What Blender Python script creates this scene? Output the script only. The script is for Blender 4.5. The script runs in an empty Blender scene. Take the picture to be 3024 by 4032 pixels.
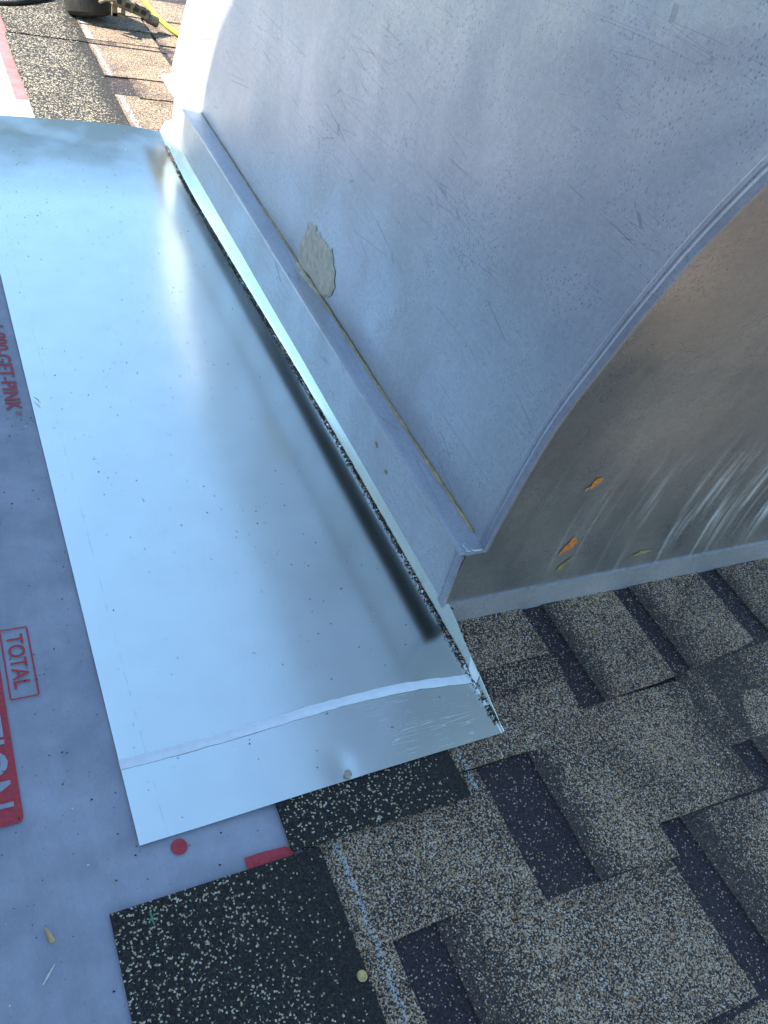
import bpy, bmesh, math, random
from mathutils import Vector, Matrix
from mathutils import noise as mnoise
random.seed(7)
R = random.Random
scene = bpy.context.scene
COL = scene.collection

# ------------------------------------------------------------------ camera
cam_d = bpy.data.cameras.new("camera")
cam = bpy.data.objects.new("camera", cam_d)
COL.objects.link(cam)
right = Vector((0.88275888, -0.39875303, 0.24846084))
down = Vector((-0.1161548, -0.69764771, -0.70696233))
fwd = Vector((0.45524151, 0.59521735, -0.66217179))
m = Matrix.Identity(4)
for i in range(3):
    m[i][0] = right[i]; m[i][1] = -down[i]; m[i][2] = -fwd[i]
m[0][3], m[1][3], m[2][3] = 0.0, 0.0, 1.0
cam.matrix_world = m
cam_d.sensor_fit = 'VERTICAL'
cam_d.sensor_height = 24.0
cam_d.lens = 3332.7 / 4032 * 24.0
cam_d.clip_start = 0.02
cam_d.clip_end = 2000.0
scene.camera = cam

# ------------------------------------------------------------------ sky and sun
SUN_EL = math.radians(48.0)
SUN_H = Vector((-0.968, 0.25, 0)).normalized()
SUN = Vector((SUN_H.x * math.cos(SUN_EL), SUN_H.y * math.cos(SUN_EL), math.sin(SUN_EL)))
world = bpy.data.worlds.new("World")
scene.world = world
world.use_nodes = True
wn = world.node_tree
bg = wn.nodes["Background"]
sky = wn.nodes.new("ShaderNodeTexSky")
sky.sky_type = 'NISHITA'
sky.sun_disc = False
sky.sun_elevation = SUN_EL
sky.sun_rotation = math.atan2(SUN_H.x, SUN_H.y)
sky.altitude = 800
sky.dust_density = 0.2
sky.ozone_density = 2.4
wb = wn.nodes.new("ShaderNodeMix"); wb.data_type = 'RGBA'; wb.blend_type = 'MULTIPLY'   # the camera's white balance for open shade
wb.inputs[0].default_value = 1.0
wb.inputs[7].default_value = (1.0, 1.035, 0.94, 1)
wn.links.new(sky.outputs[0], wb.inputs[6])
wn.links.new(wb.outputs[2], bg.inputs[0])
bg.inputs[1].default_value = 0.115
sun_d = bpy.data.lights.new("sun", 'SUN')
sun_d.energy = 4.8
sun_d.angle = math.radians(0.5)
sun_d.color = (1.0, 0.95, 0.86)
sun = bpy.data.objects.new("sun", sun_d)
COL.objects.link(sun)
sun.rotation_euler = SUN.to_track_quat('Z', 'Y').to_euler()
sun.location = SUN * 20
scene.view_settings.view_transform = 'Standard'
scene.view_settings.look = 'None'
scene.view_settings.exposure = 2.0
scene.view_settings.gamma = 1.0
scene.view_settings.use_curve_mapping = False

# ------------------------------------------------------------------ helpers
def link(o, parent=None):
    COL.objects.link(o)
    if parent is not None:
        o.parent = parent
    return o

def tag(o, label=None, cat=None, group=None, kind=None):
    if label: o['label'] = label
    if cat: o['category'] = cat
    if group: o['group'] = group
    if kind: o['kind'] = kind
    return o

def empty(name, loc=(0, 0, 0)):
    o = bpy.data.objects.new(name, None)
    o.empty_display_size = 0.05
    o.location = loc
    return link(o)

def put(name, verts, faces, mat, parent=None, smooth=False, mats=None, idx=None, dk=None):
    """one mesh object in world coordinates; below a thing it is kept where it is"""
    me = bpy.data.meshes.new(name)
    off = Vector((0, 0, 0))
    if parent is not None:
        p = parent
        while p is not None:
            off += p.location; p = p.parent
    me.from_pydata([(v[0] - off.x, v[1] - off.y, v[2] - off.z) for v in verts], [], faces)
    for mm in (mats or [mat]):
        me.materials.append(mm)
    if idx:
        me.polygons.foreach_set('material_index', idx)
    if smooth:
        me.polygons.foreach_set('use_smooth', [True] * len(me.polygons))
    if dk is not None:
        a = me.attributes.new('dk', 'FLOAT', 'POINT')
        a.data.foreach_set('value', dk)
    me.update()
    o = bpy.data.objects.new(name, me)
    return link(o, parent)

class MB:
    def __init__(s):
        s.v, s.f, s.i, s.dk = [], [], [], []
    def add(s, verts, faces, mi=0, dk=None):
        b = len(s.v)
        s.v += [tuple(v) for v in verts]
        s.f += [tuple(b + k for k in f) for f in faces]
        s.i += [mi] * len(faces)
        s.dk += dk if dk is not None else [0.0] * len(verts)
    def box(s, c, size, rot=None, mi=0):
        vs = []
        for z in (-.5, .5):
            for x, y in ((-.5, -.5), (.5, -.5), (.5, .5), (-.5, .5)):
                p = Vector((x * size[0], y * size[1], z * size[2]))
                if rot is not None: p = rot @ p
                vs.append(p + Vector(c))
        s.add(vs, [(3, 2, 1, 0), (4, 5, 6, 7), (0, 1, 5, 4), (1, 2, 6, 5), (2, 3, 7, 6), (3, 0, 4, 7)], mi)
    def rev(s, p0, p1, prof, n=24, mi=0, cap=True):
        """surface of revolution about p0->p1; prof = [(t, r)]"""
        p0, p1 = Vector(p0), Vector(p1)
        q = (p1 - p0).to_track_quat('Z', 'Y').to_matrix()
        L = (p1 - p0).length
        vs = []
        for t, r in prof:
            for k in range(n):
                a = 2 * math.pi * k / n
                vs.append(p0 + q @ Vector((r * math.cos(a), r * math.sin(a), t * L)))
        fs = []
        for j in range(len(prof) - 1):
            for k in range(n):
                k2 = (k + 1) % n
                fs.append((j * n + k, j * n + k2, (j + 1) * n + k2, (j + 1) * n + k))
        if cap:
            fs.append(tuple(reversed(range(n))))
            fs.append(tuple(range((len(prof) - 1) * n, len(prof) * n)))
        s.add(vs, fs, mi)
    def tube(s, pts, r, n=8, mi=0):
        pts = [Vector(p) for p in pts]
        vs, fs = [], []
        for i, p in enumerate(pts):
            t = (pts[min(i + 1, len(pts) - 1)] - pts[max(i - 1, 0)]).normalized()
            q = t.to_track_quat('Z', 'Y').to_matrix()
            rr = r[i] if isinstance(r, (list, tuple)) else r
            for k in range(n):
                a = 2 * math.pi * k / n
                vs.append(p + q @ Vector((rr * math.cos(a), rr * math.sin(a), 0)))
        for i in range(len(pts) - 1):
            for k in range(n):
                k2 = (k + 1) % n
                fs.append((i * n + k, i * n + k2, (i + 1) * n + k2, (i + 1) * n + k))
        fs.append(tuple(reversed(range(n)))); fs.append(tuple(range((len(pts) - 1) * n, len(pts) * n)))
        s.add(vs, fs, mi)
    def grid(s, fn, nu, nv, mi=0, flip=False):
        vs = [fn(i / nu, j / nv) for j in range(nv + 1) for i in range(nu + 1)]
        fs = []
        for j in range(nv):
            for i in range(nu):
                a = j * (nu + 1) + i
                f = (a, a + 1, a + nu + 2, a + nu + 1)
                fs.append(tuple(reversed(f)) if flip else f)
        s.add(vs, fs, mi)
    def build(s, name, mat, parent=None, smooth=False, mats=None):
        return put(name, s.v, s.f, mat, parent, smooth, mats, s.i if mats else None,
                   s.dk if any(s.dk) else None)

def lerp(tab, x):
    if x <= tab[0][0]: return tab[0][1]
    for (a, b), (c, d) in zip(tab, tab[1:]):
        if x <= c: return b + (d - b) * (x - a) / (c - a)
    return tab[-1][1]

def smooth_curve(pts, n):
    """Catmull-Rom through 2D points"""
    out = []
    P = [pts[0]] + list(pts) + [pts[-1]]
    for i in range(1, len(P) - 2):
        p0, p1, p2, p3 = P[i - 1], P[i], P[i + 1], P[i + 2]
        for k in range(n):
            t = k / n
            out.append(tuple(0.5 * (2 * p1[d] + (p2[d] - p0[d]) * t + (2 * p0[d] - 5 * p1[d] + 4 * p2[d] - p3[d]) * t * t
                                    + (3 * p1[d] - p0[d] - 3 * p2[d] + p3[d]) * t ** 3) for d in range(2)))
    out.append(tuple(pts[-1]))
    return out

# ------------------------------------------------------------------ materials
class NT:
    def __init__(s, name):
        s.m = bpy.data.materials.new(name)
        s.m.use_nodes = True
        s.t = s.m.node_tree
        s.b = s.t.nodes["Principled BSDF"]
    def n(s, typ, ins=None, **props):
        nd = s.t.nodes.new(typ)
        for k, v in props.items(): setattr(nd, k, v)
        for k, v in (ins or {}).items():
            s.put(nd.inputs[k], v)
        return nd
    def put(s, sock, v):
        if hasattr(v, 'is_linked') or hasattr(v, 'links'):
            s.t.links.new(v, sock)
        else:
            sock.default_value = v
    def math(s, op, a, b=None, c=None, clamp=False):
        nd = s.t.nodes.new("ShaderNodeMath"); nd.operation = op; nd.use_clamp = clamp
        s.put(nd.inputs[0], a)
        if b is not None: s.put(nd.inputs[1], b)
        if c is not None: s.put(nd.inputs[2], c)
        return nd.outputs[0]
    def mix(s, f, a, b, blend='MIX'):
        nd = s.t.nodes.new("ShaderNodeMix"); nd.data_type = 'RGBA'; nd.blend_type = blend
        s.put(nd.inputs[0], f)
        s.put(nd.inputs[6], a if not isinstance(a, tuple) else a + (1,))
        s.put(nd.inputs[7], b if not isinstance(b, tuple) else b + (1,))
        return nd.outputs[2]
    def ramp(s, f, stops, interp='LINEAR'):
        nd = s.t.nodes.new("ShaderNodeValToRGB")
        cr = nd.color_ramp; cr.interpolation = interp
        while len(cr.elements) < len(stops): cr.elements.new(0.5)
        for e, (p, c) in zip(cr.elements, stops):
            e.position = p; e.color = tuple(c) + (1,) if len(c) == 3 else c
        s.put(nd.inputs[0], f)
        return nd.outputs[0]
    def pos(s):
        g = s.n("ShaderNodeNewGeometry")
        return g.outputs['Position']
    def xyz(s, p=None):
        nd = s.n("ShaderNodeSeparateXYZ", {0: p if p is not None else s.pos()})
        return nd.outputs[0], nd.outputs[1], nd.outputs[2]
    def mapv(s, scale=(1, 1, 1), loc=(0, 0, 0), rot=(0, 0, 0)):
        nd = s.n("ShaderNodeMapping", {0: s.pos(), 1: loc, 2: rot, 3: scale})
        return nd.outputs[0]
    def noise(s, vec, scale, detail=3, rough=.55, dist=0.0):
        nd = s.n("ShaderNodeTexNoise", {'Vector': vec, 'Scale': scale, 'Detail': detail, 'Roughness': rough, 'Distortion': dist})
        return nd.outputs[0]
    def band(s, v, lo, hi, soft):
        """1 between lo and hi, soft edges"""
        a = s.n("ShaderNodeMapRange", {0: v, 1: lo - soft, 2: lo + soft, 3: 0.0, 4: 1.0}).outputs[0]
        b = s.n("ShaderNodeMapRange", {0: v, 1: hi - soft, 2: hi + soft, 3: 1.0, 4: 0.0}).outputs[0]
        return s.math('MULTIPLY', a, b)
    def step(s, v, lo, hi):
        return s.n("ShaderNodeMapRange", {0: v, 1: lo, 2: hi, 3: 0.0, 4: 1.0}).outputs[0]
    def bump(s, h, strength, dist=.001, nrm=None):
        nd = s.n("ShaderNodeBump", {'Height': h, 'Strength': strength, 'Distance': dist})
        if nrm is not None: s.put(nd.inputs['Normal'], nrm)
        return nd.outputs[0]
    def out(s, **k):
        for a, v in k.items():
            nm = {'color': 'Base Color', 'rough': 'Roughness', 'metal': 'Metallic', 'normal': 'Normal', 'spec': 'Specular IOR Level',
                  'aniso': 'Anisotropic', 'coat': 'Coat Weight', 'alpha': 'Alpha'}[a]
            if isinstance(v, tuple) and len(v) == 3: v = v + (1,)
            s.put(s.b.inputs[nm], v)
        return s.m

def plain(name, col, rough=.6, metal=0.0, var=.15, scale=40, bump=0.0):
    t = NT(name)
    nz = t.noise(t.pos(), scale, 4)
    k = t.n("ShaderNodeMapRange", {0: nz, 1: .3, 2: .7, 3: 1 - var, 4: 1 + var}).outputs[0]
    c = t.mix(1.0, col, t.n("ShaderNodeCombineXYZ", {0: k, 1: k, 2: k}).outputs[0], 'MULTIPLY')
    kw = dict(color=c, rough=rough, metal=metal)
    if bump: kw['normal'] = t.bump(nz, bump)
    return t.out(**kw)

def granules(name, p_light, p_dark, darks, lights, chalk=None, scale=600, tint=1.0):
    """mineral granules: every cell is one grain with a colour of its own; dk (mesh attribute) = share of the dark blend"""
    t = NT(name)
    pos = t.pos()
    vo = t.n("ShaderNodeTexVoronoi", {'Vector': pos, 'Scale': scale, 'Randomness': 1.0})
    vo.feature = 'F1'
    sep = t.n("ShaderNodeSeparateColor", {0: vo.outputs['Color']})
    r, g, b = sep.outputs[0], sep.outputs[1], sep.outputs[2]
    dk = t.n("ShaderNodeAttribute", attribute_name='dk').outputs['Fac']
    big = t.noise(pos, 26, 4, .6)
    dkn = t.math('ADD', dk, t.math('MULTIPLY', t.math('SUBTRACT', big, .5), .9), clamp=True)
    dkn = t.math('MULTIPLY', dkn, t.step(dk, 0.0, 0.12))
    pl = t.n("ShaderNodeMapRange", {0: dkn, 1: 0.1, 2: .8, 3: p_light, 4: p_dark}).outputs[0]
    cloud = t.noise(pos, 9, 3, .6)
    pl = t.math('MULTIPLY', pl, t.n("ShaderNodeMapRange", {0: cloud, 1: .3, 2: .7, 3: .62, 4: 1.30}).outputs[0])
    is_l = t.math('LESS_THAN', r, pl)
    cl = t.ramp(g, lights, 'CONSTANT')
    cd = t.ramp(b, darks, 'CONSTANT')
    c = t.mix(is_l, cd, cl)
    if chalk:
        x, y, z = t.xyz(pos)
        wob = t.math('MULTIPLY', t.math('SUBTRACT', t.noise(pos, 60, 3), .5), .012)
        wob2 = t.math('MULTIPLY', t.math('SUBTRACT', t.noise(pos, 7, 2), .5), .006)
        xx = t.math('ADD', t.math('ADD', x, wob), wob2)
        tot = None
        for (xc, w, y0, y1, stren) in chalk:
            mk = t.math('MULTIPLY', t.band(xx, xc - w, xc + w, w * .8), t.band(y, y0, y1, .004))
            mk = t.math('MULTIPLY', mk, stren)
            tot = mk if tot is None else t.math('MAXIMUM', tot, mk)
        hit = t.math('LESS_THAN', t.math('ADD', t.math('MULTIPLY', g, .6), t.math('MULTIPLY', t.noise(pos, 300, 2), .5)), t.math('MULTIPLY', tot, 1.0))
        c = t.mix(t.math('MULTIPLY', hit, .75), c, (.46, .52, .58))
    h = t.math('MULTIPLY', t.math('SUBTRACT', 1.0, t.math('MULTIPLY', vo.outputs['Distance'], 1.4)), t.math('ADD', .5, t.math('MULTIPLY', g, .8)))
    nrm = t.bump(h, .9, .0016)
    return t.out(color=c, rough=t.n("ShaderNodeMapRange", {0: g, 1: 0., 2: 1., 3: .6, 4: .95}).outputs[0], normal=nrm, spec=.35)

LIGHTS = [(0, (.41, .275, .15)), (.30, (.30, .185, .10)), (.46, (.47, .35, .23)), (.66, (.53, .45, .37)), (.80, (.36, .19, .09)), (.90, (.68, .61, .52))]
DARKS = [(0, (.020, .016, .018)), (.35, (.036, .028, .028)), (.6, (.066, .048, .042)), (.8, (.105, .078, .062)), (.93, (.15, .11, .085))]
M_SH = granules("shingle_granules", .47, .04, DARKS, LIGHTS,
                chalk=[(.609, .012, 1.5, 5.0, .47), (.598, .005, .3715, 1.0, .5), (.382, .0048, -.6, .369, .5)])
M_BAND = granules("shingle_dark_blend", .05, .03, [(0, (.018, .014, .020)), (.5, (.032, .024, .030)), (.85, (.055, .04, .045))], LIGHTS)
M_BROWN = granules("shingle_brown_blend", .24, .06, [(0, (.02, .016, .016)), (.5, (.04, .03, .028)), (.85, (.07, .05, .045))],
                   [(0, (.42, .30, .19)), (.4, (.5, .40, .30)), (.8, (.3, .2, .13))])
M_STRIP = granules("shingle_headlap_black", .11, .006, [(0, (.010, .010, .010)), (.5, (.018, .017, .016)), (.85, (.035, .033, .03))],
                   [(0, (.46, .37, .23)), (.5, (.56, .5, .4)), (.8, (.36, .30, .2))], scale=480)
M_STRIPTOP = granules("shingle_headlap_worn", .24, .03, [(0, (.016, .015, .013)), (.5, (.030, .027, .022)), (.85, (.05, .045, .038))],
                      [(0, (.34, .29, .21)), (.5, (.42, .37, .3)), (.8, (.26, .22, .15))], scale=330)

def old_metal(name, col, rough, metal, streaks=False, dirt=.25):
    t = NT(name)
    pos = t.pos()
    x, y, z = t.xyz(pos)
    flake = t.n("ShaderNodeTexVoronoi", {'Vector': t.mapv((1, 1, 1)), 'Scale': 160.0, 'Randomness': 1.0})
    fl = t.n("ShaderNodeSeparateColor", {0: flake.outputs['Color']}).outputs[0]
    fine = t.noise(pos, 420, 3, .6)
    mid = t.noise(pos, 9, 5, .6)
    big = t.noise(pos, 2.2, 3, .5)
    k = t.math('ADD', t.math('MULTIPLY', t.math('SUBTRACT', fl, .5), .10), t.math('MULTIPLY', t.math('SUBTRACT', fine, .5), .28))
    k = t.math('ADD', k, t.math('MULTIPLY', t.math('SUBTRACT', mid, .5), dirt))
    k = t.math('ADD', k, t.math('MULTIPLY', t.math('SUBTRACT', big, .5), dirt * .8))
    k = t.math('ADD', k, 1.0)
    c = t.mix(1.0, col, t.n("ShaderNodeCombineXYZ", {0: k, 1: k, 2: k}).outputs[0], 'MULTIPLY')
    # pits: little dark dashes of weathering
    pv = t.n("ShaderNodeTexVoronoi", {'Vector': t.mapv((1, 1.0, .55), rot=(.7, 0, 0)), 'Scale': 235.0, 'Randomness': 1.0})
    pit = t.math('LESS_THAN', pv.outputs['Distance'], t.math('MULTIPLY', t.step(mid, .30, .72), .34))
    c = t.mix(t.math('MULTIPLY', pit, .45), c, (.13, .14, .16))
    # scratches
    for rot, sc, amt in (((.8, .0, .0), 30, .5), ((-.5, 0, 0), 22, .45), ((.25, 0, 0), 26, .35), ((1.0, 0, 0), 44, .35), ((-.2, 0, 0), 38, .35)):
        sv = t.n("ShaderNodeTexVoronoi", {'Vector': t.mapv((1, .09, 1.6), rot=rot), 'Scale': float(sc), 'Randomness': 1.0})
        sv.feature = 'DISTANCE_TO_EDGE'
        ln = t.math('LESS_THAN', sv.outputs['Distance'], .008)
        gate = t.step(t.noise(t.mapv((1, 1, 1), loc=(sc, 0, 0)), 5, 3), .55, .62)
        c = t.mix(t.math('MULTIPLY', t.math('MULTIPLY', ln, gate), amt), c, (.15, .16, .19))
    rg = t.n("ShaderNodeMapRange", {0: t.noise(t.mapv((1, 1, .5), rot=(.6, 0, 0)), 6, 5, .65), 1: .3, 2: .7, 3: rough - .10, 4: rough + .12}).outputs[0]
    if streaks:
        sn = t.noise(t.mapv((1, .2, .06), rot=(0, .10, 0)), 62, 4, .66, .08)
        sn2 = t.noise(t.mapv((1, .2, .11), loc=(3, 0, 0)), 24, 2, .5, .3)
        gate = t.math('MULTIPLY', t.band(z, .06, .26, .09), t.band(x, .93, 1.75, .09))
        gate = t.math('MULTIPLY', gate, t.step(sn2, .44, .62))
        mk = t.math('MULTIPLY', t.step(sn, .46, .60), gate)
        thin = t.math('MULTIPLY', t.step(t.noise(t.mapv((1, .2, .03), loc=(8, 0, 0)), 45, 2, .5, .15), .64, .70), t.band(z, .05, .30, .08))
        mk = t.math('MAXIMUM', mk, t.math('MULTIPLY', thin, .45))
        mk = t.math('MULTIPLY', mk, t.n("ShaderNodeMapRange", {0: fine, 1: .3, 2: .6, 3: .55, 4: 1.0}).outputs[0])
        c = t.mix(t.math('MULTIPLY', mk, .62), c, (.62, .68, .74))
        rg = t.math('ADD', rg, t.math('MULTIPLY', mk, .3))
        mt = t.math('SUBTRACT', metal, t.math('MULTIPLY', mk, .5))
    else:
        mt = metal
    wav = t.noise(pos, 5, 2, .5)
    nrm = t.bump(wav, .25, .012)
    nrm = t.bump(t.math('ADD', fine, t.math('MULTIPLY', t.noise(pos, 150, 3), 1.2)), .22, .0007, nrm)
    return t.out(color=c, rough=rg, metal=mt, normal=nrm)

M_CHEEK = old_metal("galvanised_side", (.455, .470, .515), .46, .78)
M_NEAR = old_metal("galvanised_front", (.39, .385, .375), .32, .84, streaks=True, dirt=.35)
M_FLANGE = old_metal("galvanised_flange", (.46, .48, .52), .46, .72, dirt=.3)
M_SEAM = old_metal("galvanised_seam", (.37, .38, .43), .50, .75, dirt=.5)

def pan_metal():
    t = NT("bright_sheet_metal")
    pos = t.pos()
    x, y, z = t.xyz(pos)
    fine = t.noise(t.mapv((1, 1, 1)), 900, 2)
    mid = t.noise(pos, 14, 4)
    k = t.n("ShaderNodeMapRange", {0: mid, 1: .3, 2: .7, 3: .97, 4: 1.03}).outputs[0]
    c = t.mix(1.0, (.80, .85, .80), t.n("ShaderNodeCombineXYZ", {0: k, 1: k, 2: k}).outputs[0], 'MULTIPLY')
    # faint scribed dirt line near the outer edge
    wob = t.math('MULTIPLY', t.math('SUBTRACT', t.noise(pos, 30, 3), .5), .006)
    ln = t.band(t.math('ADD', x, wob), .1862, .1875, .0008)
    ln = t.math('MULTIPLY', ln, t.step(t.noise(pos, 55, 3), .47, .58))
    c = t.mix(t.math('MULTIPLY', ln, .35), c, (.35, .40, .42))
    # scuffs where the end was handled
    sv = t.n("ShaderNodeTexVoronoi", {'Vector': t.mapv((.13, 1.6, 1), rot=(0, 0, .32)), 'Scale': 60.0})
    sv.feature = 'DISTANCE_TO_EDGE'
    sc = t.math('MULTIPLY', t.math('LESS_THAN', sv.outputs['Distance'], .02), t.step(t.noise(pos, 22, 3), .5, .6))
    sc = t.math('MULTIPLY', sc, t.math('MULTIPLY', t.band(x, .50, .66, .03), t.band(y, .40, .54, .03)))
    c = t.mix(t.math('MULTIPLY', sc, .5), c, (.95, .95, .95))
    stain_refl = t.math('MULTIPLY', t.step(t.math('ADD', y, t.math('MULTIPLY', t.math('SUBTRACT', mid, .5), .25)), 2.04, 2.34), t.step(t.noise(pos, 5, 3), .30, .56))  # brown stain plus an olive reflection band, painted into the metal colour
    c = t.mix(t.math('MULTIPLY', stain_refl, .75), c, (.33, .31, .22))
    rg = t.n("ShaderNodeMapRange", {0: x, 1: .30, 2: .62, 3: .242, 4: .205}).outputs[0]
    rg = t.math('ADD', rg, t.math('MULTIPLY', sc, .3))
    rg = t.math('ADD', rg, t.math('MULTIPLY', t.math('SUBTRACT', mid, .5), .006))
    nrm = t.bump(t.noise(t.mapv((1, .5, 1)), 4.0, 2), .24, .01)
    nrm = t.bump(fine, .05, .0003, nrm)
    return t.out(color=c, rough=rg, metal=1.0, normal=nrm)
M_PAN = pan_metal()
M_TAPE = plain("peeling_film", (.74, .78, .80), .5, 0, .06, 90, .15)

def underlay():
    t = NT("grey_underlay_fabric")
    pos = t.pos()
    mott = t.noise(pos, 11, 5, .6)
    weave = t.noise(t.mapv((1, .25, 1)), 700, 2)
    k = t.math('ADD', t.n("ShaderNodeMapRange", {0: mott, 1: .3, 2: .7, 3: .78, 4: 1.16}).outputs[0], t.math('MULTIPLY', t.math('SUBTRACT', weave, .5), .22))
    streak = t.noise(t.mapv((1, .07, 1)), 30, 3)
    k = t.math('ADD', k, t.math('MULTIPLY', t.math('SUBTRACT', streak, .5), .22))
    c = t.mix(1.0, (.325, .335, .385), t.n("ShaderNodeCombineXYZ", {0: k, 1: k, 2: k}).outputs[0], 'MULTIPLY')
    sp = t.n("ShaderNodeTexVoronoi", {'Vector': pos, 'Scale': 95.0})
    hit = t.math('LESS_THAN', sp.outputs['Distance'], t.math('MULTIPLY', t.step(t.noise(pos, 16, 4), .46, .8), .26))
    c = t.mix(t.math('MULTIPLY', hit, .75), c, (.05, .05, .06))
    return t.out(color=c, rough=.62, normal=t.bump(t.noise(t.mapv((1, .35, 1)), 9, 3), .35, .012, t.bump(t.math('ADD', weave, mott), .15, .0015)), spec=.4)
M_UNDER = underlay()
M_RED = plain("red_print", (.42, .035, .045), .6, 0, .22, 180)
M_REDFADE = plain("pale_red_print", (.52, .12, .12), .6, 0, .2, 30)
M_BLACK = plain("grit_black", (.012, .012, .014), .8)
M_TAN = plain("grit_tan", (.36, .25, .12), .8, 0, .3, 300)
M_BRN = plain("grit_brown", (.10, .07, .05), .8, 0, .3, 300)
M_PALE = plain("grit_pale", (.6, .56, .5), .8, 0, .2, 300)
M_SEAL = plain("tan_sealant", (.50, .455, .37), .8, 0, .22, 70, .5)
M_SEALD = plain("ochre_sealant", (.36, .28, .14), .75, 0, .3, 90, .3)
M_ORANGE = plain("orange_paint", (.46, .155, .03), .6, 0, .5, 160)
M_OLIVE = plain("olive_paint", (.22, .18, .08), .6, 0, .4, 160)
M_NAIL = plain("nail_steel", (.34, .31, .26), .45, .7, .3, 400)
M_BRASS = plain("nail_yellow_zinc", (.50, .37, .15), .45, .5, .35, 200)
M_WOOD_GAPSHADE = plain("tarred_wood_gap_shade", (.03, .026, .022), .85, 0, .3, 50)
M_STRAW = plain("straw", (.55, .38, .16), .7)
M_GREEN = plain("green_bit", (.04, .22, .13), .5)
M_TOOL = plain("dusty_tool_plastic", (.017, .014, .010), .65, 0, .6, 35, .2)
M_TOOLM = plain("dusty_cast_metal", (.15, .12, .075), .55, .2, .5, 45, .3)
M_HOLE = plain("tool_and_shadow_black", (.012, .011, .010), .7)
M_HOSE = plain("lime_hose", (.42, .66, .03), .45, 0, .1)
M_GROUND = plain("dry_ground", (.16, .17, .11), .9, 0, .3, .4)

# ------------------------------------------------------------------ ground far below, roof deck
v = 600.0
gm = MB(); gm.add([(-v, -v, -4.0), (v, -v, -4.0), (v, v, -4.0), (-v, v, -4.0)], [(0, 1, 2, 3)])
tag(gm.build("ground", M_GROUND), kind='structure')
roof = empty("roof", (1.0, 1.5, -0.03))
tag(roof, kind='structure')
dm = MB(); dm.box((1.0, 1.5, -.13), (9.0, 9.0, .2)); dm.build("roof_deck", M_WOOD_GAPSHADE, roof)

# ------------------------------------------------------------------ shingles
rng = R(11)
def slab_mesh(x0, x1, y0, y1, z_low, z_high, thick, fade=None, jit=.0016, nx=5, ny=4, mb=None, yl=None):
    """shingle piece lying up the slope; z_low at its butt edge y0, z_high at y1; fade=(side, width) paints the dark blend"""
    vs, dk = [], []
    for j in range(ny + 1):
        for i in range(nx + 1):
            u = i / nx; w = j / ny
            if fade and fade[1] > 0: u = u ** 1.6 if fade[0] == 'l' else 1 - (1 - u) ** 1.6
            xx = x0 + (x1 - x0) * u; yb = y0 if yl is None else y0 + (yl - y0) * u
            yy = yb + (y1 - yb) * w
            if i in (0, nx): xx += rng.uniform(-jit, jit)
            if j == 0: yy += rng.uniform(-jit, jit)
            vs.append((xx, yy, z_low + (z_high - z_low) * w + rng.uniform(-.0003, .0003)))
            if fade:
                d = (xx - x0) if fade[0] == 'l' else (x1 - xx)
                dk.append(max(0.0, min(1.0, 1 - d / max(fade[1], 1e-4))) * (fade[2] if len(fade) > 2 else 1))
            else: dk.append(0.0)
    n = len(vs)
    fs = [(j * (nx + 1) + i, j * (nx + 1) + i + 1, (j + 1) * (nx + 1) + i + 1, (j + 1) * (nx + 1) + i) for j in range(ny) for i in range(nx)]
    ring = list(range(nx + 1)) + [(j + 1) * (nx + 1) - 1 + 0 for j in range(1, ny + 1)] + [ny * (nx + 1) + i for i in range(nx - 1, -1, -1)] + [j * (nx + 1) for j in range(ny - 1, 0, -1)]
    low = []
    for k in ring:
        low.append(n + len(low)); a = vs[k]
        vs.append((a[0], a[1], a[2] - thick)); dk.append(dk[k])
    L = len(ring)
    for k in range(L):
        fs.append((ring[k], low[k], low[(k + 1) % L], ring[(k + 1) % L]))
    mb = mb or MB()
    mb.add(vs, fs, 0, dk)
    return mb

def shingle(name, mat, *a, parent=None, label=None, **k):
    o = slab_mesh(*a, **k).build(name, mat, parent or roof)
    if label: o['label'] = label
    return o

TK = .0050
# foreground courses right of the flashing: dark blend strips below, light tabs on top
course_up = shingle("shingle", M_BAND, .832, 2.0, .442, .90, -.0032, -.006, TK, yl=.520)
course_mid = shingle("shingle", M_BAND, .614, .836, .214, .50, -.0074, -.010, TK, yl=.205)
course_side = shingle("shingle", M_BAND, .834, 2.0, .2515, .50, -.0074, -.010, TK, yl=.20)
course_low = shingle("shingle", M_BAND, .335, 2.0, .020, .40, -.0112, -.013, TK, yl=.005)
course_last = shingle("shingle", M_BAND, .335, 2.0, -.40, .20, -.0148, -.015, TK)
def tab(parent, x0, x1, y0, y1, fade=None, mat=None, z=None, yl=None, zb=None):
    base = {course_up: .0, course_mid: -.0040, course_side: -.0040, course_low: -.0078, course_last: -.0115}[parent]
    z = base if z is None else z
    return shingle("tab", mat or M_SH, x0, x1, y0, y1, z, (z - .0024) if zb is None else zb, .0034, fade=fade, parent=parent, yl=yl)
tab(course_up, .66, .833, .549, .90, z=.0012)
tab(course_up, .655, .836, .4965, .60, mat=M_BROWN, z=-.0008, zb=-.0022)
tab(course_up, .876, 1.034, .4455, .90, ('l', .05, 1.0), yl=.4545)
tab(course_up, 1.074, 1.249, .456, .90, ('l', .07, 1.0), yl=.478)
tab(course_up, 1.295, 1.52, .482, .90, ('l', .05, .9), yl=.50)
tab(course_up, 1.57, 1.80, .50, .90)
tab(course_mid, .572, .834, .405, .56, z=-.0034)
tab(course_mid, .700, .833, .212, .405, ('l', .06, 1.0), yl=.203, z=-.0040)
tab(course_side, .8335, 1.044, .2505, .447, ('r', .09, .55), yl=.246)
tab(course_side, 1.036, 1.30, .318, .49, ('l', .10, .8), z=-.0048)
tab(course_side, 1.088, 1.60, .236, .47, ('l', .24, .95), yl=.205)
tab(course_side, 1.64, 1.95, .20, .47)
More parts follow.
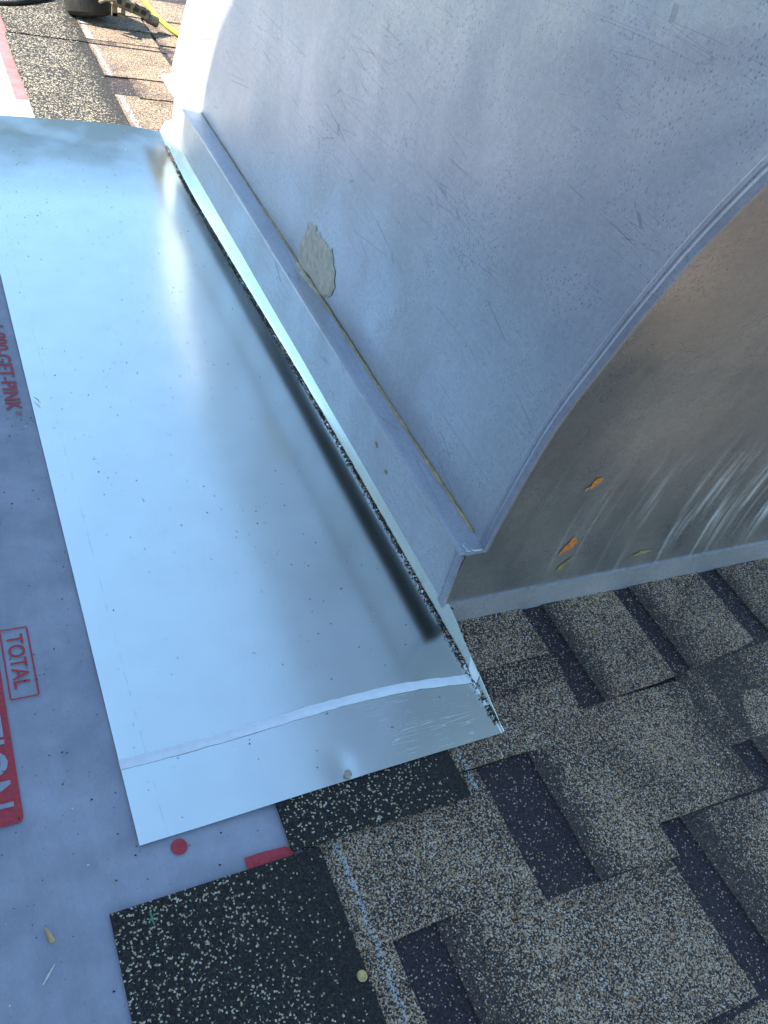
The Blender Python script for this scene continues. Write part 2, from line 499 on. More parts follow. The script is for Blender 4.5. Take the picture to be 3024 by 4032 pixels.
tab(course_low, .340, .616, .2365, .405, ('l', .01, .2), mat=M_SH)
tab(course_low, .462, .822, .030, .2365, ('l', .08, 1.0), yl=.022)
tab(course_low, .880, 1.24, .005, .2495, ('l', .13, 1.0), yl=.0)
tab(course_low, 1.28, 1.60, .0, .205)
tab(course_low, .340, .402, .040, .2365, z=-.0082)
tab(course_last, .47, .70, -.20, .022, ('l', .06, .8))
tab(course_last, .74, .98, -.22, .022, ('l', .06, .8))
tab(course_last, 1.03, 1.30, -.20, .0, ('l', .06, .8))
# black headlap strips that stand beside the underlay
shingle("shingle", M_STRIP, .1055, .3585, -.25, .3655, -.0012, -.0025, .004, fade=('r', .115, 1.0), label="black headlap strip with a smooth tar patch along its right edge")
shingle("shingle", M_STRIP, .3235, .582, .369, .56, -.0010, -.0030, .004, fade=('r', .085, 1.0), label="black headlap strip under the end of the bright flashing")

# upper courses beyond the vent, in the sun
yk = lambda k: .371 + .1388 * k
top_rows = []
for k in range(16, 27):
    top_rows.append(shingle("shingle", M_BAND, .58, 2.6, yk(k), yk(k) + .30, -.0030, -.0090, TK))
def ttab(k, x0, x1, y0, y1, fade=None, z=-.0005, mat=None):
    return shingle("tab", mat or M_SH, x0, x1, y0, y1, z, z - .0035, .0026, fade=fade, parent=top_rows[k - 16])
ttab(16, .592, 1.4, 2.45, 2.735)
ttab(17, .664, 1.4, 2.712, 2.875, ('l', .05, .7))
ttab(18, .594, .835, 2.872, 3.155)
ttab(18, .856, 1.4, 2.90, 3.215, ('l', .05, .5))
ttab(20, .594, .69, 3.150, 3.30, mat=M_BROWN, z=-.0010)
ttab(20, .690, .830, 3.150, 3.30, z=-.0010)
ttab(20, .594, .835, 3.180, 3.47, z=.0008)
ttab(20, .845, 1.4, 3.213, 3.47, ('l', .03, .6), z=.0008)
ttab(22, .595, .834, 3.325, 3.62, z=.0022)
ttab(22, .866, 1.4, 3.330, 3.62, ('l', .04, .6), z=.0022)
ttab(22, .595, 1.4, 3.470, 3.72, z=.0040)
shingle("shingle", M_STRIPTOP, .335, .588, 2.15, 3.149, -.0010, -.0020, .004, fade=('r', .085, 1.0), label="worn dark headlap strip beside the sunlit chalk line")
shingle("shingle", M_STRIPTOP, .345, .592, 3.147, 4.3, .0012, -.0010, .004, fade=('r', .075, 1.0), label="worn dark headlap strip running up under the nail gun")
# the rest of the roof slope, past what the photograph shows
rest = MB()
for k in range(-18, 34):
    y0 = yk(k)
    spans = []
    if -.5 < y0 < .75: spans = [(2.0, 5.2)]
    elif 2.55 < y0 < 4.2: spans = [(2.6, 5.2)]
    elif .75 <= y0 <= 2.55: spans = [(1.98, 5.2)]
    else: spans = [(.5, 5.2)]
    for a, b in spans:
        slab_mesh(a, b, y0, y0 + .17, -.004, -.0085, TK, mb=rest, nx=1, ny=1, fade=('l', 1e6, .9))
        xx = a + rng.uniform(.0, .1)
        while xx < b - .1:
            w = rng.uniform(.13, .24)
            slab_mesh(xx, min(xx + w, b), y0, y0 + .17, -.001, -.006, .0026, mb=rest, nx=3, ny=1, fade=('l', .04, .7))
            xx += w + rng.uniform(.03, .1)
for k in range(-18, 32):                      # far slope on the left, past the underlay
    slab_mesh(-3.4, -1.6, yk(k), yk(k) + .17, -.002, -.0065, TK, mb=rest, nx=8, ny=1)
o = rest.build("shingle_field", M_SH, roof); tag(o, kind='stuff')

# ------------------------------------------------------------------ underlay sheets with red print
und = empty("underlay_sheet", (-.4, 1.0, -.0085))
tag(und, "grey printed underlay sheet with red lettering left of the bright flashing", "roof underlay")
wr = MB()
def ufn(u, w):
    x = -1.6 + u * 1.938; y = -1.2 + w * 3.82
    edge = .006 * math.sin(x * 23) + .004 * math.sin(x * 61) if w > .999 else 0
    zz = -.0085 + .0032 * (mnoise.noise(Vector((x * 3.5, y * .9, 0))) + .4 * mnoise.noise(Vector((x * 9, y * 3, 4))))
    if x > .1: zz = min(zz, -.0078)
    return (x, y + edge, zz)
wr.grid(ufn, 70, 110)
wr.build("fabric", M_UNDER, und, smooth=True)
und2 = empty("underlay_sheet", (-.3, 3.4, -.012))
tag(und2, "sunlit white underlay sheet with a pale red edge stripe at the top left", "roof underlay")
wr = MB()
wr.grid(lambda u, w: (-1.6 + u * 1.945, 2.45 + w * 2.0, -.0122 + .0012 * mnoise.noise(Vector((u * 9, w * 5, 1)))), 40, 30)
wr.build("fabric", M_UNDER, und2, smooth=True)
st = MB(); st.grid(lambda u, w: (.303 + u * .06 + .004 * w, 2.60 + w * 1.8, -.0098), 2, 10)
st.build("red_stripe", M_REDFADE, und2)

ZP = -.0056
def text_mesh(s, x0, x1, y_start, y_end, z, bold=.012):
    """flat lettering running down the roof (-y), tops towards +x, fitted into the given box"""
    cu = bpy.data.curves.new("t", 'FONT'); cu.body = s; cu.offset = bold; cu.fill_mode = 'FRONT'; cu.resolution_u = 4
    ob = bpy.data.objects.new("t", cu); COL.objects.link(ob)
    dg = bpy.context.evaluated_depsgraph_get(); dg.update()
    me = bpy.data.meshes.new_from_object(ob.evaluated_get(dg))
    vs = [tuple(q.co) for q in me.vertices]; fs = [tuple(p.vertices) for p in me.polygons]
    bpy.data.objects.remove(ob); bpy.data.curves.remove(cu); bpy.data.meshes.remove(me)
    ax, bx = min(q[0] for q in vs), max(q[0] for q in vs)
    ay, by = min(q[1] for q in vs), max(q[1] for q in vs)
    out = [(x0 + (q[1] - ay) / (by - ay) * (x1 - x0), y_start + (q[0] - ax) / (bx - ax) * (y_end - y_start), z) for q in vs]
    return out, fs
def lettering(s, *a, mat=None, **k):
    vs, fs = text_mesh(s, *a, **k)
    # keep faces up
    f2 = []
    for f in fs:
        p, q, r_ = (Vector(vs[f[i]]) for i in range(3))
        f2.append(f if (q - p).cross(r_ - p).z > 0 else tuple(reversed(f)))
    return put("printed_lettering", vs, f2, mat or M_RED, und)
lettering("1-800-GET-PINK", .1105, .1365, 1.512, 1.252, ZP)
lettering("\u00ae", .1235, .1345, 1.2495, 1.2385, ZP, bold=.004)
lettering("TOTAL", .0497, .0708, .770, .682, ZP)
def ring_frame(x0, x1, y0, y1, t):
    mb = MB()
    for (a, b, c, d) in ((x0, x1, y0 - t, y0 + t), (x0, x1, y1 - t, y1 + t), (x0 - t, x0 + t, y0 + t, y1 - t), (x1 - t, x1 + t, y0 + t, y1 - t)):
        mb.add([(a, c, ZP), (b, c, ZP), (b, d, ZP), (a, d, ZP)], [(0, 1, 2, 3)])
    return mb
ring_frame(.0435, .0775, .667, .780, .0011).build("printed_border", M_RED, und)
bm_ = MB()
N = 16
pts = [(-.30, 1.04), (-.30, .500)]
for k in range(N + 1):                      # rounded corner
    a = -math.pi / 2 + k / N * math.pi / 2
    pts.append((.030 + .007 * math.cos(a), .5125 + .007 * math.sin(a) - .0055))
pts.append((.037, 1.04))
bm_.add([(p[0], p[1], ZP - .0006) for p in pts], [tuple(range(len(pts)))])
bm_.build("printed_banner", M_RED, und)
lettering("PROTECTION", -.022, .0295, .842, .5215, ZP, mat=M_UNDER)
# registration dot and bar
dm = MB(); dm.add([(.1965 + .0098 * math.cos(a), .4175 + .0098 * math.sin(a), ZP) for a in [2 * math.pi * k / 28 for k in range(28)]], [tuple(range(28))])
dm.build("printed_dot", M_RED, und)
pts = [(.2655, .340), (.318, .340), (.3265, .352), (.3265, .369), (.3235, .3765), (.317, .3795), (.29, .3812), (.2655, .3812)]
dm = MB(); dm.add([(p[0], p[1], ZP) for p in pts], [tuple(range(len(pts)))]); dm.build("printed_bar", M_RED, und)

# ------------------------------------------------------------------ the vent hood
XW, XS, ZF, ZL = .702, .662, .050, .160      # side panel plane, skirt plane, skirt bottom, ledge height
XR = 1.56
hood = empty("vent_hood", (1.3, 1.6, -.005))
tag(hood, "big weathered galvanised roof vent with a curved front and flat grey side", "roof vent")
LOW_PTS = [(.6455, .050), (.6486, .085), (.6508, .118)]
FRONT_PTS = [(.6520, .158), (.6513, .207), (.6480, .274), (.643, .342), (.637, .403), (.627, .460), (.613, .523), (.599, .585), (.584, .643), (.566, .705), (.536, .788),
             (.505, .855), (.482, .905), (.47, .938)]
front = smooth_curve(FRONT_PTS, 4)
back = smooth_curve([(2.535, .150), (2.49, .248), (2.43, .37), (2.34, .47), (2.16, .56), (1.85, .66), (1.5, .76), (1.15, .85), (.85, .91), (.62, .945), (.52, .95), (.468, .944)], 4)
def side_fan(x, thick, zoff=0):
    """flat side panel between the two profile curves, with real thickness"""
    n = len(front); mcount = len(back)
    F = front; B = [back[min(mcount - 1, int(round(i / (n - 1) * (mcount - 1))))] for i in range(n)]
    mb = MB(); NX = 24
    def fn(off):
        return lambda u, w: (x + off + .0028 * mnoise.noise(Vector((F[int(round(w * (n - 1)))][0] * (1 - u) * 2 + u * 5, w * 3.0, 7))) * min(1, 6 * u, 6 * (1 - u)),
                             F[int(round(w * (n - 1)))][0] * (1 - u) + B[int(round(w * (n - 1)))][0] * u,
                             F[int(round(w * (n - 1)))][1] * (1 - u) + B[int(round(w * (n - 1)))][1] * u)
    mb.grid(fn(0), NX, n - 1, flip=True)
    mb.grid(fn(thick), NX, n - 1)
    return mb
side_fan(XW, .0015).build("side_panel", M_CHEEK, hood, smooth=True)
side_fan(XR, -.0015).build("side_panel", M_CHEEK, hood, smooth=True)
fm = MB()
fullf = smooth_curve(LOW_PTS + FRONT_PTS, 4)
nf = len(fullf)
def ffn(u, w):
    y, z = fullf[int(round(w * (nf - 1)))]
    return (XW + u * (XR - XW), y + .0025 * min(1, max(0, z - .17) * 8) * mnoise.noise(Vector((u * 4, w * 5, 3))), z)
fm.grid(ffn, 30, nf - 1)
lowf = [q for q in fullf if q[1] < .1575] + [(.6520, .1592)]
fm.grid(lambda u, w: (XS + .001 + u * (XW - XS - .001), lowf[int(round(w * (len(lowf) - 1)))][0], lowf[int(round(w * (len(lowf) - 1)))][1]), 3, len(lowf) - 1)
fm.build("front_panel", M_NEAR, hood, smooth=True)
bk = MB(); nb = len(back)
bk.grid(lambda u, w: (XW + u * (XR - XW), back[int(round(w * (nb - 1)))][0], back[int(round(w * (nb - 1)))][1]), 8, nb - 1, flip=True)
bk.build("back_panel", M_CHEEK, hood, smooth=True)
# front flange below the fold, down to the shingles
fl = MB()
pl = [(.6815, -.006), (XR, -.006), (XR, .0515), (.676, .0515), (.676, .046), (.6855, .038)]
npf = len(pl)
fl.add([(q[0], .6425, q[1]) for q in pl] + [(q[0], .6455, q[1]) for q in pl], [tuple(range(npf)), tuple(reversed(range(npf, 2 * npf)))] + [(i, npf + i, npf + (i + 1) % npf, (i + 1) % npf) for i in range(npf)])
fl.build("front_flange", M_FLANGE, hood)
# skirt, ledge with a small hem
sk = MB()
NS = 40
def yl_(u): return .648 + u * (2.345 - .648)
def skx(u): return XS - .0035 * u
def skz(u): return ZF + .0055 * u
sk.grid(lambda u, w: (skx(u) * (1 - w) + XS * w + .0022 + .0012 * mnoise.noise(Vector((u * 9, w, 2))), yl_(u), skz(u) + w * (ZL - .002 - skz(u))), NS, 4, flip=True)
sk.grid(lambda u, w: (skx(u) * (1 - w) + XS * w + .0040 + .0012 * mnoise.noise(Vector((u * 9, w, 2))), yl_(u), skz(u) + w * (ZL - .002 - skz(u))), NS, 4, mi=1)  # inner face: shade of the gap behind the skirt put into its colour
sk.build("skirt", M_FLANGE, hood, smooth=True, mats=[M_FLANGE, M_WOOD_GAPSHADE])
lg = MB()
prof = [(XW, ZL + .0015), (XS + .004, ZL), (XS - .002, ZL - .001), (XS - .003, ZL - .004), (XS - .001, ZL - .006), (XS + .004, ZL - .005), (XW, ZL - .004)]
ys = [.6515, .70, .9, 1.2, 1.5, 1.8, 2.1, 2.3, 2.40, 2.455, 2.478, 2.484]
def hem(i):      # the hem stands out further towards the open far end, its tip is rounded down
    y = ys[i]
    return max(0, (y - 1.9)) * .010, (0 if y < 2.46 else .006 + (y - 2.46) * .2)
vs, fs = [], []
for i, y in enumerate(ys):
    e, dz = hem(i)
    for a, (x, z) in enumerate(prof):
        vs.append((x - (e if 0 < a < 6 else 0), y, z - (dz if 0 < a < 6 else 0)))
n = len(prof)
for i in range(len(ys) - 1):
    for a in range(n):
        b = (a + 1) % n
        fs.append((i * n + a, (i + 1) * n + a, (i + 1) * n + b, i * n + b))
fs.append(tuple(range(n))); fs.append(tuple(reversed(range((len(ys) - 1) * n, len(ys) * n))))
put("ledge", vs, fs, M_FLANGE, hood)
# dark curb inside the skirt
cb = MB(); cb.box(((.732 + XR - .02) / 2, 1.50, .055), (XR - .02 - .732, 1.66, .13)); cb.build("curb", M_WOOD_GAPSHADE, hood)
# corner seam: the front sheet folded over the side panel's edge
def sweep(path, sect, name, mat):
    """path of (y,z) in the side panel plane; sect of (inward, outward) offsets"""
    mb = MB(); vs = []; fs = []
    for i, p in enumerate(path):
        a = path[max(i - 1, 0)]; b = path[min(i + 1, len(path) - 1)]
        t = Vector((b[0] - a[0], b[1] - a[1])).normalized()
        nrm = Vector((t.y, -t.x))                  # towards +y (into the panel)
        for s_in, s_out in sect:
            vs.append((XW - s_out, p[0] + nrm.x * s_in, p[1] + nrm.y * s_in))
    k = len(sect)
    for i in range(len(path) - 1):
        for a in range(k - 1):
            fs.append((i * k + a, i * k + a + 1, (i + 1) * k + a + 1, (i + 1) * k + a))
    fs.append(tuple(range(k)))
    return put(name, vs, fs, mat, hood, smooth=False)
sweep([p for p in front ], [(-.0025, -.004), (-.0025, .0006), (-.001, .0022), (.006, .0026), (.0085, .0014), (.0105, .0010), (.013, .0018), (.018, .0014), (.021, -.0005)], "corner_seam", M_SEAM)
# the same seam on the skirt corner
cs = MB()
cpath = [(.6445, ZF - .003), (.647, .07), (.6495, .10), (.6515, .13), (.6525, ZL - .003)]
vs, fs = [], []
sect = [(-.003, -.003), (-.0025, .001), (0, .0026), (.006, .0024), (.009, .0012), (.012, .0018), (.018, .0006), (.020, -.002)]
for (y, z) in cpath:
    for s_in, s_out in sect:
        vs.append((XS - s_out, y + s_in, z))
k = len(sect)
for i in range(len(cpath) - 1):
    for a in range(k - 1):
        fs.append((i * k + a, i * k + a + 1, (i + 1) * k + a + 1, (i + 1) * k + a))
fs.append(tuple(range(k)))
put("corner_seam", vs, fs, M_SEAM, hood)
# solder lump where ledge, skirt and front meet
lump = MB()
rl = R(3)
for i in range(7):
    c = Vector((.668 + i * .0055, rl.uniform(.656, .663), .1590))
    rr = rl.uniform(.005, .008)
    vs = []
    for a in range(6):
        for b in range(8):
            th = math.pi * a / 5; ph = 2 * math.pi * b / 8
            q = Vector((math.sin(th) * math.cos(ph), math.sin(th) * math.sin(ph) * .7, math.cos(th) * .16)) * rr * rl.uniform(.92, 1.08)
            vs.append(c + q)
    fs = [(a * 8 + b, a * 8 + (b + 1) % 8, (a + 1) * 8 + (b + 1) % 8, (a + 1) * 8 + b) for a in range(5) for b in range(8)]
    lump.add(vs, fs)
lump.build("solder_lump", M_SEAM, hood, smooth=True)
# sealant bead at the foot of the side panel and the dried patch on it
bead = MB()
pp = [(XW - .0018 + rl.uniform(-.0006, .0006), .690 + i * .0155, ZL + .0018) for i in range(109)]
bead.tube(pp, [rl.uniform(.0014, .0032) * (1 if p[1] < 1.7 else .6) for p in pp], 6)
bead.build("sealant_bead", M_SEALD, hood, smooth=True)
def patch(name, poly, place, t, mat, nrm_jit=.0008):
    """thin irregular patch: poly in 2D, place maps to 3D, t = (thickness vector)"""
    cx = sum(p[0] for p in poly) / len(poly); cy = sum(p[1] for p in poly) / len(poly)
    rj = R(len(poly) * 7 + int(abs(cx) * 1000))
    fine = []
    for i, p in enumerate(poly):
        q = poly[(i + 1) % len(poly)]
        for s in range(4):
            u = s / 4
            j = nrm_jit if s else 0
            fine.append((p[0] + (q[0] - p[0]) * u + rj.uniform(-j, j) * 2, p[1] + (q[1] - p[1]) * u + rj.uniform(-j, j) * 2))
    n = len(fine)
    T = Vector(t)
    vs = [Vector(place(*p)) for p in fine] + [Vector(place(cx + (p[0] - cx) * .9, cy + (p[1] - cy) * .9)) + T for p in fine] + [Vector(place(cx, cy)) + T * 1.3]
    fs = [(i, (i + 1) % n, n + (i + 1) % n, n + i) for i in range(n)] + [(n + i, n + (i + 1) % n, 2 * n) for i in range(n)]
    return put(name, vs, fs, mat, hood)
wall_patch = [(1.465, .2562), (1.487, .19), (1.478, ZL + .004), (1.35, ZL + .003), (1.318, .174), (1.296, .21), (1.329, .255), (1.349, .264), (1.395, .257), (1.430, .268)]
wall_patch = [(1 * 1.0 * q[0] * .9457 / .9457, q[1]) for q in wall_patch]
patch("sealant_patch", wall_patch, lambda a, b: (XW - .0004, a, b), (-.0022, 0, 0), M_SEAL, .0026)
patch("sealant_patch", [(.700, 1.480), (.692, 1.462), (.688, 1.43), (.692, 1.378), (.700, 1.345)], lambda a, b: (a, b, ZL + .0014), (0, 0, .0012), M_SEAL, .0003)
def fy(z): return lerp([(p[1], p[0]) for p in fullf], z)
on_front = lambda a, b: (a, fy(b) - .0014, b)
patch("paint_smear", [(.838, .276), (.842, .292), (.850, .296), (.856, .288), (.850, .278), (.845, .270)], on_front, (0, -.0004, 0), M_ORANGE, .0012)
patch("paint_smear", [(.856, .116), (.858, .124), (.866, .142), (.872, .156), (.880, .154), (.886, .146), (.880, .132), (.868, .122)], on_front, (0, -.0004, 0), M_ORANGE, .0015)
patch("paint_smear", [(.872, .080), (.874, .094), (.884, .104), (.892, .110), (.890, .099), (.882, .086)], on_front, (0, -.0006, 0), M_OLIVE, .0012)
patch("paint_smear", [(1.034, .084), (1.05, .093), (1.064, .092), (1.085, .089), (1.066, .085), (1.05, .080)], on_front, (0, -.0005, 0), M_OLIVE, .0010)
patch("paint_smear", [(.832, .266), (.834, .274), (.842, .277), (.842, .270)], on_front, (0, -.0004, 0), M_OLIVE, .0010)
patch("solder_smear", [(.670, .655), (.684, .6535), (.700, .6535), (.706, .662), (.699, .672), (.688, .670), (.676, .674), (.669, .664)], lambda a, b: (a, b, ZL + .0008), (0, 0, .0014), M_FLANGE, .0012)
# small scuffs on the skirt
patch("paint_smear", [(.947, .113), (.953, .119), (.958, .118), (.951, .111)], lambda a, b: (XS + .0016, a, b), (-.0006, 0, 0), M_SEALD, .0008)
patch("paint_smear", [(.897, .096), (.902, .101), (.906, .099), (.901, .095)], lambda a, b: (XS + .0016, a, b), (-.0006, 0, 0), M_SEALD, .0008)

# ------------------------------------------------------------------ added vent-shaped caster, unseen on the left, its outline shaped to shade the foreground
XA, XB = -2.0, -.70
shade_caster = empty("vent_hood", (-1.35, .8, -.005))
tag(shade_caster, "added unseen vent-shaped caster left of the printed underlay, put there to shade the flashing", "roof vent")
outline = smooth_curve([(2.585, -.02), (2.587, 1.0), (2.594, 1.60), (2.575, 1.80), (2.516, 1.97), (2.451, 2.06), (2.333, 2.20), (2.13, 2.40), (1.85, 2.56), (1.5, 2.70), (1.2, 2.73), (1.0, 2.68), (.88, 2.57), (.77, 2.40), (.6, 2.12), (.35, 1.93), (.05, 1.74), (-.2, 1.55), (-.34, 1.3)], 5)
inner = [(-.36 + .06 * math.sin(i / 9 * math.pi), 1.2 - i / 9 * 1.22) for i in range(10)]
loop = outline + inner
n = len(loop)
mb = MB(); mb.add([(XB, p[0], p[1]) for p in loop], [tuple(range(n))]); mb.build("side_panel", M_CHEEK, shade_caster)
mb = MB(); mb.add([(XA, p[0], p[1]) for p in loop], [tuple(reversed(range(n)))]); mb.build("side_panel", M_CHEEK, shade_caster)
mb = MB(); no = len(outline)
mb.add([(XB, p[0], p[1]) for p in outline] + [(XA, p[0], p[1]) for p in outline], [(i, no + i, no + i + 1, i + 1) for i in range(no - 1)])
mb.build("back_panel", M_CHEEK, shade_caster, smooth=True)
il = [outline[-1]] + inner; ni = len(il)
mb = MB(); mb.add([(XB, p[0], p[1]) for p in il] + [(XA, p[0], p[1]) for p in il], [(i, ni + i, ni + i + 1, i + 1) for i in range(ni - 1)])
mb.build("front_panel", M_NEAR, shade_caster, smooth=True)

# ------------------------------------------------------------------ bright L flashing
flash = empty("flashing", (.42, 1.4, 0))
tag(flash, "new bright sheet metal flashing bent along the foot of the big vent", "flashing")
bend = lambda y: .996 * lerp([(.40, .679), (.671, .678), (1.026, .677), (1.322, .673), (1.614, .666), (1.967, .659), (2.221, .655), (2.6, .651)], y)
legh = lambda y: lerp([(.437, .0008), (.526, .016), (.579, .022), (.628, .032), (.650, .036), (.72, .070), (2.20, .070), (2.36, .066), (2.42, .02)], y)
Y0, Y1 = .4365, 2.405
def near_y(x): return .431 + (x - .153) / (.679 - .153) * (.440 - .431)
PZ = smooth_curve([(.153, -.0042), (.25, -.0020), (.35, .0005), (.45, .0020), (.55, .0020), (.62, .0010), (.70, .0008)], 6)
def pan_z(x, y):
    z = lerp(PZ, x) + .0016 * math.exp(-((x - .153) / .05) ** 2) * math.exp(-((y - .43) / .08) ** 2)
    if y > 2.02: z += .036 * ((y - 2.02) / .39) ** 2 * (1 - .35 * max(0, (x - .56) / .12))
    e = x - (bend(y) - .027)
    if e > 0: z += min(e, .029) ** 2 / .115 * min(1, max(0, (y - .50) / .15)) * lerp([(1.1, 1.0), (1.7, .35)], y)
    d = math.hypot(x - .424, y - .455)
    z += -.0022 * math.exp(-(d / .018) ** 2)
    return z
pm = MB()
NU, NV = 90, 150
rad = .004
def section(y, yb):
    b = bend(y); h = legh(y); pts = []
    for i in range(NU - 11):
        u = i / (NU - 12)
        x = .153 + (b - rad - .153) * u
        pts.append((x, pan_z(x, y)))
    zb = pan_z(b - rad, y)
    lean = math.atan2(.048, max(.0075, .6715 - b))
    a0 = math.radians(21 * lerp([(1.1, 1.0), (1.7, .35)], y) * min(1, max(0, (y - .50) / .15)))
    for i in range(1, 7):
        a = a0 + (lean - a0) * i / 6
        pts.append((b - rad + rad * (math.sin(a) - math.sin(a0)), zb + rad * (math.cos(a0) - math.cos(a))))
    x0, z0 = pts[-1]
    for i in range(1, 6):
        L = max(h - .002, .0004) * i / 5
        pts.append((x0 + L * math.cos(lean), z0 + L * math.sin(lean)))
    return pts
rows = []
for j in range(NV + 1):
    w = j / NV
    y = Y0 + (Y1 - Y0) * (w if w > .12 else w)
    rows.append([(p[0], y, p[1]) for p in section(y, 0)])
for p_i, p in enumerate(rows[0]):
    rows[0][p_i] = (p[0], near_y(min(p[0], .679)), p[2])
k = len(rows[0])
vs = [p for r_ in rows for p in r_]
fs = [(j * k + i, j * k + i + 1, (j + 1) * k + i + 1, (j + 1) * k + i) for j in range(NV) for i in range(k - 1)]
pb = MB(); pb.add(vs, fs)
T = .0009                                     # real sheet thickness: underside and cut rim with their own vertices
def under(p, i): return (p[0] + (T * .9 if i > NU - 12 else 0), p[1], p[2] - (T if i <= NU - 12 else T * .4))
pb.add([under(p, i % k) for i, p in enumerate(vs)], [tuple(reversed(f)) for f in fs])
ring = [(0, i) for i in range(k)] + [(j, k - 1) for j in range(1, NV + 1)] + [(NV, i) for i in range(k - 2, -1, -1)] + [(j, 0) for j in range(NV - 1, 0, -1)]
tv = [rows[j][i] for j, i in ring]; bv = [under(rows[j][i], i) for j, i in ring]; nr = len(ring)
pb.add(tv + bv, [(i, nr + i, nr + (i + 1) % nr, (i + 1) % nr) for i in range(nr)])
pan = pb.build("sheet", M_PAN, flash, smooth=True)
# peeling film strip across the near end
tp = MB()
tpts = [(.1525, .5395, 0), (.20, .5395, 0), (.25, .540, 0), (.33, .5425, 0), (.42, .5475, .0), (.484, .549, 0), (.56, .548, 0), (.62, .543, 0), (.6735, .536, .0)]
cl = smooth_curve([(p[0], p[1]) for p in tpts], 5)
rt = R(5)
vs, fs = [], []
for i, (x, y) in enumerate(cl):
    w = .0068 + .0014 * mnoise.noise(Vector((x * 40, 0, 0))) + rt.uniform(-.0004, .0004) + .0012 * x
    z = pan_z(min(x, .674), y) + .0007 + .0012 * max(0, mnoise.noise(Vector((x * 14, 3, 0))))
    vs += [(x, y - w, z), (x, y - w * .3, z + .0006), (x, y + w * .4, z + .0006), (x, y + w, z)]
for i in range(len(cl) - 1):
    for a in range(3):
        fs.append((i * 4 + a, i * 4 + a + 1, i * 4 + 5 + a, i * 4 + 4 + a)[::-1])
put("film_strip", vs, fs, M_TAPE, flash, smooth=True)
def on_leg(y, t, off=.0012):                    # a point up the leg of the flashing, just in front of it
    q = section(y, 0); a, b = q[-6], q[-1]
    return (a[0] + (b[0] - a[0]) * t - off, y, a[1] + (b[1] - a[1]) * t + off * .6)
put("film_strip", [on_leg(.524, .05, .002), on_leg(.536, .0, .004), on_leg(.549, .15, .003), on_leg(.560, 1.0), on_leg(.543, 1.0), on_leg(.528, 1.02)],
    [(0, 1, 4, 5), (1, 2, 3, 4)], M_TAPE, flash)

# ------------------------------------------------------------------ loose grit
def grain(mb, c, s, mi, rr):
    vs = []
    base = [(1, 0, 0), (-.5, .86, 0), (-.5, -.86, 0), (.2, .1, .9), (-.1, -.2, -.6)]
    a = rr.uniform(0, 6.28); ca, sa = math.cos(a), math.sin(a)
    sx, sy = s * rr.uniform(.7, 1.3), s * rr.uniform(.5, 1.0)
    for x, y, z in base:
        x *= sx; y *= sy
        vs.append((c[0] + x * ca - y * sa, c[1] + x * sa + y * ca, c[2] + z * s * .8))
    mb.add(vs, [(0, 1, 3), (1, 2, 3), (2, 0, 3), (1, 0, 4), (2, 1, 4), (0, 2, 4)], mi)
GM = [M_BLACK, M_TAN, M_BRN, M_PALE]
gr = R(21)
g1 = MB()
for i in range(11500):
    y = gr.uniform(.455, 2.33)
    dens = (1.0 if .56 < y < 2.2 else .5) * (.62 + .6 * mnoise.noise(Vector((y * 7, 1, 4))) + .25 * mnoise.noise(Vector((y * 31, 5, 1))))
    if gr.random() > dens: continue
    cl_ = mnoise.noise(Vector((y * 18, 0, 5)))
    w = .0058 + .0018 * cl_
    u = gr.gauss(0, .42)
    x = bend(y) - .0030 + u * w
    s = gr.uniform(.0009, .0021)
    z = pan_z(min(x, bend(y) - rad), y) + .0006 + max(0, 1 - abs(u)) * .0026 * gr.random() + (max(0, x - bend(y) + rad) * .7)
    tanp = .13 + .35 * max(0, mnoise.noise(Vector((y * 14, 3, 9))))
    mi = 1 if gr.random() < tanp else (2 if gr.random() < .18 else (3 if gr.random() < .03 else 0))
    grain(g1, (x, y, z), s, mi, gr)
tag(g1.build("grit_line", None, mats=GM), "line of black and tan shingle grit along the bend of the flashing", "grit", kind='stuff')
g2 = MB()
for i in range(1500):
    x = gr.uniform(.17, .665); y = gr.uniform(.44, 2.38)
    if mnoise.noise(Vector((x * 6, y * 4, 2))) < gr.uniform(-.7, .4): continue
    s = gr.choice([.0005, .0006, .0006, .0008, .0009, .0011, .0015])
    far = y > 1.9  # far grains picked paler: sunlight put into the grain colour
    grain(g2, (x, y, pan_z(x, y) + .0004), s, gr.choice([0, 0, 0, 2, 0, 3] if not far else [3, 3, 1, 0, 0]), gr)
tag(g2.build("scattered_grit", None, mats=GM), "fine dark grit specks scattered over the bright flashing", "grit", kind='stuff')
g3 = MB()
for i in range(2600):
    x = gr.uniform(-.12, .34); y = gr.uniform(-.05, 1.6)
    if x > .15 and y > .42: continue
    if x > .10 and y < .37: continue
    if mnoise.noise(Vector((x * 9, y * 7, 8))) < gr.uniform(-.6, .45): continue
    s = gr.choice([.0005, .0006, .0006, .0009, .0012, .0020])
    grain(g3, (x, y, -.0056 + s * .3), s, gr.choice([0, 0, 0, 0, 2, 3]), gr)
tag(g3.build("scattered_grit", None, mats=GM), "dark shingle crumbs scattered over the grey underlay", "grit", kind='stuff')
g4 = MB()
for i in range(900):
    y = gr.uniform(.69, 2.3)
    if mnoise.noise(Vector((y * 9, 0, 15))) < gr.uniform(-.35, .35): continue
    x = XW - .0025 + gr.gauss(0, .0012)
    grain(g4, (x, y, ZL + .0035 + gr.uniform(-.001, .001)), gr.uniform(.0004, .0011), gr.choice([0, 0, 1, 2]), gr)
tag(g4.build("ledge_grit", None, mats=GM), "dark grit caught along the sealant at the foot of the vent side", "grit", kind='stuff')

